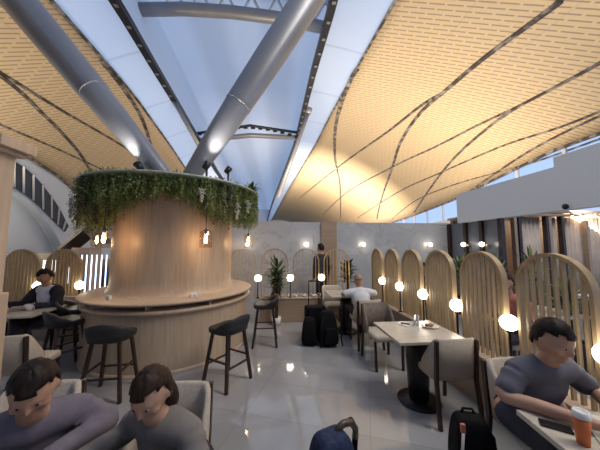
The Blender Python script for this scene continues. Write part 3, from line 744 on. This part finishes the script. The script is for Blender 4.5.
# ------------------------------------------------------------------ bags
def soft(name, bm, m, parent=None, sub=2): return obj(name, bm, m, parent, sub=sub, smooth=True)
navy = noise_mat('navy_nylon', [(.3, (.018, .026, .06)), (.7, (.035, .05, .11))], 40, rough=.7, bump=.2)
blk = noise_mat('black_nylon', [(.3, (.003, .003, .004)), (.7, (.009, .009, .011))], 25, rough=.8, bump=.3)
leather = noise_mat('dark_leather', [(.3, (.03, .022, .02)), (.7, (.08, .06, .05))], 25, rough=.4)
def bag_body(w, d, h, taper=.82):
    bm = nb(); r = bmesh.ops.create_cube(bm, size=1)
    bmesh.ops.subdivide_edges(bm, edges=bm.edges, cuts=2, use_grid_fill=True)
    for v in bm.verts:
        z = v.co.z + .5; k = 1 - (1 - taper) * max(0, z - .4) / .6
        v.co = Vector((v.co.x * w * k, v.co.y * d * k * (1.15 if .2 < z < .7 else 1), z * h))
    return bm
# navy backpack at the frame edge
t = thing('navy_backpack', 'navy rounded backpack with a thick dark handle standing on the floor', 'backpack', (.34, 1.60, 0), .4)
soft('bag_body', bag_body(.30, .22, .52, .7), navy, t)
bm = nb(); tube(bm, [(.02, 0, .48), (.05, 0, .525), (.09, 0, .54), (.15, 0, .53), (.185, 0, .48), (.19, 0, .42)], [.016, .02, .022, .022, .02, .016], 12); obj('handle', bm, leather, t)
bm = nb(); tube(bm, [(.13, .03, .51), (.19, .05, .50), (.22, .04, .45), (.19, .02, .3)], .02, 10); obj('shoulder_strap', bm, blk, t)
# black backpack by the table
t = thing('black_backpack', 'black backpack with coral tab and pale strap on the floor behind the near chair', 'backpack', (1.40, 1.80, 0), -.25); t.scale = (1, 1, .86)
soft('bag_body', bag_body(.27, .20, .50, .75), blk, t)
soft('front_pocket', (lambda b: (bmesh.ops.translate(b, vec=(0, -.12, .03), verts=b.verts), b)[1])(bag_body(.2, .07, .24)), blk, t)
bm = nb(); box(bm, (-.085, -.085, .45), (.03, .02, .07)); obj('coral_tab', bm, mat('coral', (.6, .17, .12), .5), t, bevel=.004)['label'] = 'coral coloured tab'
bm = nb(); tube(bm, [(-.09, -.10, .42), (-.11, -.12, .3), (-.11, -.11, .12)], .01, 8); obj('side_strap', bm, mat('pale_strap', (.5, .48, .45), .6), t)['label'] = 'pale strap'
bm = nb(); tube(bm, [(-.05, .03, .48), (-.03, .03, .53), (.03, .03, .53), (.05, .03, .48)], .01, 8); obj('handle', bm, blk, t)
bm = nb(); tube(bm, [(.07, -.02, .46), (.13, -.03, .36), (.15, -.02, .15), (.12, 0, .05)], .014, 8); obj('shoulder_strap', bm, blk, t)
# trolley case and duffel
t = thing('trolley_suitcase', 'black wheeled suitcase with raised handle in front of the back partition', 'suitcase', (.70, 4.62, 0), .15)
bm = nb(); box(bm, (0, 0, .31), (.36, .23, .52)); obj('shell', bm, blk, t, bevel=.035)
bm = nb()
for x in (-.1, .1): tube(bm, [(x, .08, .55), (x, .08, 1.0)], .009, 8)
tube(bm, [(-.1, .08, 1.0), (.1, .08, 1.0)], .013, 8); obj('pull_handle', bm, blackmetal, t)
for sx in (-1, 1):
    for sy in (-1, 1):
        bm = nb(); tube(bm, [(sx * .14 - .012, sy * .08, .028), (sx * .14 + .012, sy * .08, .028)], .028, 14); obj('wheel', bm, blackmetal, t)
t = thing('black_rucksack', 'slumped black rucksack with hanging straps leaning on the suitcase', 'rucksack', (.86, 4.30, 0), .1)
soft('bag_body', bag_body(.33, .24, .56, .62), blk, t)
soft('front_pocket', (lambda b: (bmesh.ops.translate(b, vec=(0.02, -.14, .05), verts=b.verts), b)[1])(bag_body(.24, .09, .26)), blk, t)
for x in (-.1, .12):
    bm = nb(); tube(bm, [(x, -.1, .50), (x * 1.6, -.18, .35), (x * 1.5, -.19, .12), (x * 1.7, -.16, .02)], .012, 8); obj('shoulder_strap', bm, blk, t)
t = thing('black_duffel', 'bulky black duffel bag on the floor between suitcase and rucksack', 'bag', (.56, 4.36, 0), -.2)
soft('bag_body', bag_body(.26, .30, .44, .7), blk, t)
bm = nb(); tube(bm, [(-.06, 0, .40), (-.04, 0, .50), (.04, 0, .50), (.06, 0, .40)], .01, 8); obj('handle', bm, blk, t)

# pebbles and plants behind partitions
pebm = mat('pebble_white', (.65, .63, .6), .4)
random.seed(4); bm = nb()
for i in range(160): ball(bm, (random.uniform(-.3, 2.0), 5.68 + random.uniform(-.09, .09), .54 + random.random() * .03), random.uniform(.012, .028), seg=6, rings=5)
tag(obj('white_pebbles', bm, pebm), 'scattered white pebbles along the top of the back partition', 'pebbles', kind='stuff')
broad_plant('leafy_shrub', 'reddish green leafy shrub behind the back partition, next to the man in white', (1.75, 6.15, 0), 110, .34, .07, [green, purple, green2], up=.9, pot=(blackmetal, .16, .35), z0=.3, stem=.85, seed=6)
for i, (x, y, st, s) in enumerate(((4.3, 4.6, 1.1, 'beyond the second arch'), (4.55, 5.9, 1.1, 'by the glazed partition mullions'), (4.75, 4.3, 1.25, 'in front of the curtained cabin, beside the nearest arch'), (3.9, 3.1, .9, 'beyond the nearest arch'))):
    broad_plant('potted_palm', 'dark green palm in black pot, ' + s, (x, y, 0), 46, .42, .045, [green2, green], up=1.1, pot=(blackmetal, .18, .4), z0=.35, stem=st - .25, seed=20 + i, group='palms beyond the long partition')

# counter seen past the nearest arch
t = thing('service_counter', 'white topped service counter beyond the nearest arch', 'counter', (5.0, 3.0, 0))
bm = nb(); box(bm, (0, 0, .93), (1.5, .6, .06)); obj('counter_top', bm, plasticw, t, bevel=.005)
bm = nb(); box(bm, (0, 0, .45), (1.4, .5, .9)); obj('cabinet', bm, darkwood, t, bevel=.005)

# lit shops far on the bar side
shop = mat('shop_window_lit', (.8, .85, 1), .4, emit=(.82, .9, 1), estr=2.2)
blue_lit = mat('blue_tube_lit', (.6, .7, 1), .4, emit=(.45, .6, 1), estr=3)
for i, (x, y, w_, z, h_, s) in enumerate(((-8.3, 10.2, .5, .78, .45, 'behind the reader, toward the bar'), (-9.6, 10.2, .75, .72, .5, 'just left of the reader'), (-6.35, 8.6, .3, .6, .5, 'close to the round bar'))):
    t = thing('lit_shop_window', 'glowing white shop window far away, ' + s, 'window', (x, y, 0), .6)
    bm = nb(); box(bm, (0, 0, .7), (w_ + .5, .2, 1.4)); obj('surround', bm, darkwood, t)
    bm = nb(); box(bm, (0, -.11, z + h_ / 2 - .1), (w_, .02, h_)); obj('lit_pane', bm, shop, t)
for i in range(6):
    bm = nb(); tube(bm, [(0, 0, 0), (0, 0, 1.40)], .014, 8); o = obj('tube_light', bm, blue_lit if i % 2 else shop); o.location = (-5.45 + i * .13, 7.6, 0); tag(o, 'thin vertical blue-white tube light beyond the bar', 'light', 'vertical tube lights beyond the bar')
t = thing('timber_kiosk', 'small dark gabled wooden kiosk seen between the reader and the bar', 'kiosk', (-5.75, 8.2, 0))
bm = nb(); box(bm, (0, 0, .8), (.5, .5, 1.6)); obj('body', bm, wood2, t)
bm = nb(); bar(bm, (-.55, 0, 1.55), (.1, 0, 2.15), .7, .07, side=(0, 1, 0)); bar(bm, (.1, 0, 2.15), (.5, 0, 1.75), .7, .07, side=(0, 1, 0)); obj('roof', bm, darkwood, t)
bm = nb(); box(bm, (-8.0, 11.4, .55), (8, .3, 1.1)); tag(obj('dark_balustrade', bm, darkwood), 'long dark balustrade far behind the reader', 'balustrade')

# ------------------------------------------------------------------ people
def bake(o):
    dg = bpy.context.evaluated_depsgraph_get(); me = bpy.data.meshes.new_from_object(o.evaluated_get(dg)); 
    bpy.data.objects.remove(o); return me
def skinned(chains, sub=2):
    """tapering elliptical limbs along smoothed chains; remeshed() fuses them into one surface"""
    bm = nb()
    for ch in chains:
        P = [(*p, *(r if isinstance(r, tuple) else (r, r))) for p, r in ch]
        Q = smooth_path(P, 5); rings = []
        for i, q in enumerate(Q):
            a, b_ = Vector(Q[max(i - 1, 0)][:3]), Vector(Q[min(i + 1, len(Q) - 1)][:3]); tt = (b_ - a).normalized()
            ax = Vector((1, 0, 0)) if abs(tt.x) < .85 else Vector((0, 1, 0))
            s_ = (ax - tt * ax.dot(tt)).normalized(); u = tt.cross(s_); c = Vector(q[:3])
            rings.append([bm.verts.new(c + s_ * q[3] * math.cos(2 * PI * k / 18) + u * q[4] * math.sin(2 * PI * k / 18)) for k in range(18)])
        def dome(rg, other):
            c = sum((v.co for v in rg), Vector()) / 18; c2 = sum((v.co for v in other), Vector()) / 18; d = (c - c2).normalized(); r = min((v.co - c).length for v in rg)
            prev = rg
            for k in (1, 2, 3):
                a = PI / 2 * k / 3
                if k < 3: new = [bm.verts.new(c + (v.co - c) * math.cos(a) + d * r * .8 * math.sin(a)) for v in rg]
                else: new = [bm.verts.new(c + d * r * .8)]
                for i in range(18):
                    j = (i + 1) % 18
                    bm.faces.new([prev[i], prev[j]] + ([new[j], new[i]] if k < 3 else [new[0]]))
                prev = new
        for A, B in zip(rings, rings[1:]):
            for i in range(18): bm.faces.new((A[i], A[(i + 1) % 18], B[(i + 1) % 18], B[i]))
        dome(rings[0], rings[1]); dome(rings[-1], rings[-2])
    bmesh.ops.recalc_face_normals(bm, faces=bm.faces)
    me = bpy.data.meshes.new('tmp'); bm.to_mesh(me); bm.free(); return me
def remeshed(bm, vox):
    me = bpy.data.meshes.new('tmp'); bm.to_mesh(me); bm.free(); o = bpy.data.objects.new('tmp', me); COL.objects.link(o)
    r = o.modifiers.new('r', 'REMESH'); r.mode = 'VOXEL'; r.voxel_size = vox; r.use_smooth_shade = True
    s = o.modifiers.new('sm', 'SMOOTH'); s.iterations = 3; s.factor = .5
    return bake(o)
def V(*a): return Vector(a)
def person(label, loc, rz, shirt, trousers, hairm, lean=.06, head_yaw=0, head_pitch=.2, arms=None, hair='short', skinm=skin_m, sleeves='short', coat=None, stand=False, scale=1.0, collar=False, vox=.0085, slump=0, shoes=True):
    t = thing('person', label, 'person', loc, rz); t.scale = (scale,) * 3
    s = .47 if not stand else .92
    pel = V(0, -.02, s + .09); bel = V(0, -.02 + lean * .35, s + .22); ch = V(0, -.02 + lean * .8, s + .38); up = V(0, -.02 + lean * 1.05, s + .47); nk = V(0, lean * 1.25 - .02, s + .545); nk2 = nk + V(0, .02 + lean * .1, .06)
    for v, k in ((bel, .35), (ch, .75), (up, .95), (nk, 1.1), (nk2, 1.2)): v.z -= slump * k
    HM = Matrix.Translation(nk2 + V(0, .015, .10)) @ Matrix.Rotation(head_yaw, 4, 'Z') @ Matrix.Rotation(-head_pitch, 4, 'X')
    # head
    body = nb(); hv = ball(body, (0, 0, 0), 1, seg=32, rings=24)
    for v in hv:
        x, y, z = v.co
        X, Y, Z = x * .077, y * .097, z * .118
        if z < 0:
            X *= 1 + .30 * z * abs(z) - .08 * abs(z); Y *= 1 + .10 * z
            if y > 0: Y += .012 * (-z) * y
        v.co = (X, Y, Z)
    ball(body, (0, .098, -.018), (.013, .020, .024), seg=10, rings=8)       # nose
    ball(body, (0, .092, -.0), (.009, .012, .03), seg=10, rings=8)
    ball(body, (0, .086, -.058), (.024, .011, .011), seg=10, rings=6)        # lips
    ball(body, (0, .078, -.088), (.022, .018, .018), seg=10, rings=6)        # chin
    ball(body, (0, .080, .022), (.05, .016, .010), seg=12, rings=6)         # brow
    for sx in (-1, 1):
        ball(body, (sx * .078, -.005, -.008), (.012, .018, .032), seg=10, rings=8)
        ball(body, (sx * .042, .06, -.03), (.026, .026, .026), seg=10, rings=8)
    bmesh.ops.transform(body, matrix=HM, verts=body.verts)
    # limbs
    chains = [[(pel, .10), (bel, .105), (ch, (.13, .105)), (up, .09), (nk, .058), (nk2, .054), (nk2 + V(0, .01, .05), .05)]]
    sl, tr = [[(pel, (.15, .115)), (bel, (.145, .12)), (ch, (.165, .125)), (up, (.13, .10)), (nk - V(0, 0, .02), .068)]], []
    arms = arms or {}
    for sx in (-1, 1):
        sh = up + V(sx * .165, 0, .0)
        el, wr = arms.get(sx, (V(sx * .24, .12, s + .22), V(sx * .10, .36, s + .28)))
        el, wr = V(*el), V(*wr)
        chains.append([(up, .09), (sh, .056), (sh.lerp(el, .5), .045), (el, .038), (el.lerp(wr, .4), .037), (wr, .025)])
        end = wr - (wr - el).normalized() * .02 if sleeves == 'long' else sh.lerp(el, .72)
        if sleeves == 'long': sl.append([(up, .10), (sh, .072), (sh.lerp(el, .5), .062), (el, .055), (el.lerp(wr, .5), .05), (end, .042)])
        else: sl.append([(up, .10), (sh, .074), (sh.lerp(el, .4), .064), (end, .066)])
        # hand
        f = (wr - el).normalized(); 
        f = V(f.x, f.y, f.z * .3).normalized(); sd = f.cross(V(0, 0, 1)).normalized()
        palm = wr + f * .045
        hb = nb(); Rm = Matrix((( sd.x, f.x, 0, palm.x), (sd.y, f.y, 0, palm.y), (sd.z, f.z, 1, palm.z), (0, 0, 0, 1)))
        ball(hb, (0, 0, 0), (.040, .052, .016), seg=14, rings=10); bmesh.ops.transform(hb, matrix=Rm, verts=hb.verts)
        tm = bpy.data.meshes.new('tmp'); hb.to_mesh(tm); hb.free(); body.from_mesh(tm)
        for k, (off, l_) in enumerate(((-.030, .060), (-.010, .072), (.010, .068), (.029, .052))):
            a = palm + sd * off + f * .035; b1 = a + f * l_ * .5 + V(0, 0, .008); b2 = a + f * l_ * .85 - V(0, 0, .012); b3 = b2 + f * l_ * .2 - V(0, 0, .016)
            tube(body, [a, b1, b2, b3], [.0095, .009, .008, .006], 8)
        th = -sx; a = palm + sd * th * .03 * (1 if sx == 1 else 1) - f * .02; b1 = a + sd * th * .025 + f * .03; b2 = b1 + f * .03 + sd * th * .004
        tube(body, [a, b1, b2], [.012, .011, .008], 8)
        # legs
        hp = pel + V(sx * .09, 0, -.02)
        if stand: kn, an = V(sx * .10, .02, .50), V(sx * .10, -.02, .09)
        else: kn, an = V(sx * .12, .42, s + .04), V(sx * .13, .40 + .03 * sx, .10)
        chains.append([(pel, .10), (hp, .085), (kn, .052), (kn.lerp(an, .35), .052), (an, .034), (an + V(0, .10, -.055), .032)])
        tr.append([(pel, (.14, .11)), (hp, .098), (hp.lerp(kn, .5), .086), (kn, .066), (kn.lerp(an, .4), .064), (an + V(0, 0, .02), .052)])
        if shoes:
            bm = nb(); tube(bm, [an + V(0, -.075, -.055), an + V(0, -.02, -.045), an + V(0, .08, -.055), an + V(0, .17, -.068)], [.03, .045, .042, .026], 12)
            obj('shoe', bm, blackfab, t)
    me = skinned(chains); body.from_mesh(me)
    o = bpy.data.objects.new('body', remeshed(body, vox)); COL.objects.link(o); o.parent = t; o.data.materials.append(skinm)
    for nm, ch_, m in (('shirt', sl, shirt), ('trousers', tr, trousers)):
        me = skinned(ch_); bm = nb(); bm.from_mesh(me); o = bpy.data.objects.new(nm, remeshed(bm, .011)); COL.objects.link(o); o.parent = t; o.data.materials.append(m)
    if coat:
        cc = []
        for c_ in sl: cc.append([(p, (r[0] * 1.1, r[1] * 1.1) if isinstance(r, tuple) else r * 1.15) for p, r in c_])
        me = skinned(cc); bm = nb(); bm.from_mesh(me)
        dl = [f for f in bm.faces if abs(f.calc_center_median().x) < .13 and f.calc_center_median().y > ch.y - .02]
        bmesh.ops.delete(bm, geom=dl, context='FACES'); thick(obj('cardigan', bm, coat, t, smooth=True), .012)
    # hair
    if hair:
        bm = nb(); hv = ball(bm, (0, 0, 0), 1, seg=28, rings=20)
        low = {'short': -.25, 'long': -.9, 'crop': 0.0}[hair]
        for v in hv:
            x, y, z = v.co; k = 1.0 + (.035 * math.sin(x * 17 + z * 9) * math.cos(y * 13) if hair != 'crop' else 0)
            q = 1.02 if hair == 'crop' else 1.05
            k += .02 * math.sin(x * 41 + y * 33) * math.sin(z * 37) if hair != 'crop' else 0
            v.co = (x * .080 * q * k, y * .100 * q * k - .004, z * .121 * q * k)
        dl = [v for v in bm.verts if (v.co.y > .012 and v.co.z < .056 + (.0 if hair != 'long' else .0) - max(0, .03 - v.co.y) * .8) or v.co.z < low * .12 - (.03 if v.co.y < -.04 else 0)]
        bmesh.ops.delete(bm, geom=dl, context='VERTS')
        if hair == 'long':
            ball(bm, (0, -.055, -.10), (.075, .055, .13), seg=16, rings=12)
        for v in bm.verts: v.co = HM @ v.co
        h = obj('hair', bm, hairm, t, smooth=True); thick(h, (.007 if hair != 'crop' else .004))
    for sx in (-1, 1):
        bm = nb(); ball(bm, (0, 0, 0), (.011, .0075, .005), seg=12, rings=8); ball(bm, (0, .006, 0), (.006, .005, .006), mi=1, seg=8, rings=6)
        bmesh.ops.transform(bm, matrix=HM @ Matrix.Translation((sx * .030, .083, .002)), verts=bm.verts); obj('eye', bm, [eyewhite, blackmetal], t)
    return t
def fabric(name, c, k=.75): return noise_mat(name, [(.3, tuple(x * k for x in c)), (.7, c)], 12, rough=.85, bump=.1)
eyewhite = mat('eye_white', (.4, .38, .36), .5)
hair_dk = noise_mat('dark_hair', [(.3, (.008, .006, .006)), (.7, (.03, .02, .017))], 60, (1, 1, .2), .5)
hair_br = noise_mat('brown_hair', [(.3, (.015, .008, .006)), (.7, (.05, .028, .02))], 60, (1, 1, .2), .5)
hair_gr = noise_mat('sandy_grey_hair', [(.3, (.20, .14, .10)), (.7, (.34, .26, .19))], 60, rough=.6)
dk = fabric('dark_trousers', (.02, .02, .028)); dn = fabric('dark_denim', (.03, .035, .06))

person('man in a plain white t-shirt seated with his back to the camera', (1.47, 4.30, 0), 0, fabric('white_cotton', (.62, .64, .70), .92), dk, hair_gr, slump=.12, lean=.12, head_pitch=.45, hair='crop', arms={-1: ((-.30, .12, .80), (-.14, .36, .765)), 1: ((.30, .12, .80), (.14, .36, .765))})
person('man in a grey-blue t-shirt resting his forearms on the table beside the orange cup', (1.66, 1.62, 0), PI, fabric('slate_cotton', (.13, .13, .17)), dn, hair_dk, slump=.07, lean=.14, head_pitch=.35, head_yaw=.1, arms={1: ((.30, .16, .76), (.08, .47, .775)), -1: ((-.30, .16, .76), (-.10, .46, .775))})
person('reader in a dark cardigan over a white shirt seated by the arched screens', (-3.60, 4.45, 0), PI - .2, fabric('white_shirt', (.7, .7, .72), .9), dn, hair_dk, lean=.08, head_pitch=.5, coat=fabric('navy_knit', (.02, .02, .035)), sleeves='long', arms={1: ((.30, .16, .74), (.30, .42, .775)), -1: ((-.26, .14, .72), (-.05, .40, .775))})
person('man in a mauve-grey long sleeved top bent over the table beside the wooden post', (-1.24, 1.52, 0), -2.55, fabric('mauve_jersey', (.17, .15, .19)), dk, hair_dk, slump=.13, lean=.20, head_pitch=.6, head_yaw=-.1, sleeves='long', arms={1: ((.28, .22, .72), (.16, .44, .78)), -1: ((-.28, .2, .72), (-.05, .46, .78))})
person('woman with dark tied-back hair in a grey-brown long sleeved top, leaning over the table', (-.49, 1.45, 0), 2.7, fabric('taupe_jersey', (.20, .18, .17)), dk, hair_br, slump=.12, lean=.14, head_pitch=.5, head_yaw=.3, hair='long', sleeves='long', scale=.95, arms={1: ((.25, .16, .74), (.2, .44, .80)), -1: ((-.25, .16, .74), (-.12, .42, .80))})
person('person in dark clothes standing behind the back partition', (1.12, 6.25, 0), .5, fabric('charcoal_wool', (.03, .03, .04)), dk, hair_dk, lean=.02, head_pitch=.1, stand=True, sleeves='long', scale=.98, arms={1: ((.24, -.02, 1.12), (.22, .06, .88)), -1: ((-.24, -.02, 1.12), (-.22, .06, .88))}, vox=.011)
person('diner in a coral top seated beyond the arches', (3.08, 3.1, 0), PI / 2 + .3, fabric('coral_knit', (.42, .16, .13)), dk, hair_br, head_pitch=.3, vox=.012)
person('diner in dark clothes seated beyond the far arches', (3.1, 5.2, 0), PI, fabric('black_knit', (.03, .022, .02)), dk, hair_dk, head_pitch=.2, sleeves='long', vox=.012)
o = copy_tree(CH, None, 0); o.location = (3.1, 5.22, 0); o.rotation_euler = (0, 0, PI); o['label'] = 'beige dining chair beyond the far arches under the diner in black'

# ------------------------------------------------------------------ light
w = bpy.data.worlds.new('sky'); sc.world = w; w.use_nodes = True
bg = w.node_tree.nodes['Background']; bg.inputs[0].default_value = (.52, .68, 1.0, 1); bg.inputs[1].default_value = 1.0
def area(name, loc, tgt, sx, sy, e, col):
    l = bpy.data.lights.new(name, 'AREA'); l.shape = 'RECTANGLE'; l.size = sx; l.size_y = sy; l.energy = e; l.color = col
    o = bpy.data.objects.new(name, l); COL.objects.link(o); o.location = loc
    o.rotation_euler = (Vector(loc) - Vector(tgt)).to_track_quat('Z', 'Y').to_euler(); return o
# unseen area lights added to brighten the golden vault; no fixtures stand there
area('vault_fill_bulkhead', (5.6, 4.5, 3.2), (8.5, 6, 9), .6, 6, 235, (1, .88, .74))
area('vault_fill_right', (6.5, 9.5, 2.3), (9.5, 17, 6.5), 4, 1, 600, (1, .82, .58))
area('vault_fill_hall', (.5, 9.0, 2.2), (6.5, 22, 9), 5, .8, 900, (1, .82, .6))
area('vault_fill_far', (3, 22, 1.5), (5, 40, 9), 8, 3, 5000, (1, .82, .6))
area('vault_fill_left', (-8.2, 7.0, 1.6), (-8.8, 10, 7), 3, 3, 265, (1, .82, .58))
# unseen overhead area light added to brighten the dining room
area('room_fill', (4.6, 1.0, 8.6), (1.2, 3.2, 0), 1.2, 6, 430, (1, .93, .86))

# ------------------------------------------------------------------ camera
cam = bpy.data.cameras.new('camera'); cam.sensor_width = 36; cam.lens = 15; cam.clip_end = 300
co = bpy.data.objects.new('camera', cam); COL.objects.link(co); co.location = (0, 0, 1.65)
co.rotation_euler = (math.radians(90 + 4.8), 0, math.radians(-5.24)); sc.camera = co
sc.view_settings.view_transform = 'Standard'; sc.view_settings.look = 'None'; sc.view_settings.gamma = 1; sc.view_settings.use_curve_mapping = False
sc.view_settings.exposure = .22
sc.cycles.max_bounces = 8; sc.cycles.diffuse_bounces = 4; sc.cycles.transparent_max_bounces = 12; sc.cycles.use_denoising = True
sc.cycles.sample_clamp_indirect = 6
# matt nylon and hair keep little sheen
for m in (blk, navy, hair_dk, hair_br):
    m.node_tree.nodes['Principled BSDF'].inputs['Specular IOR Level'].default_value = .15
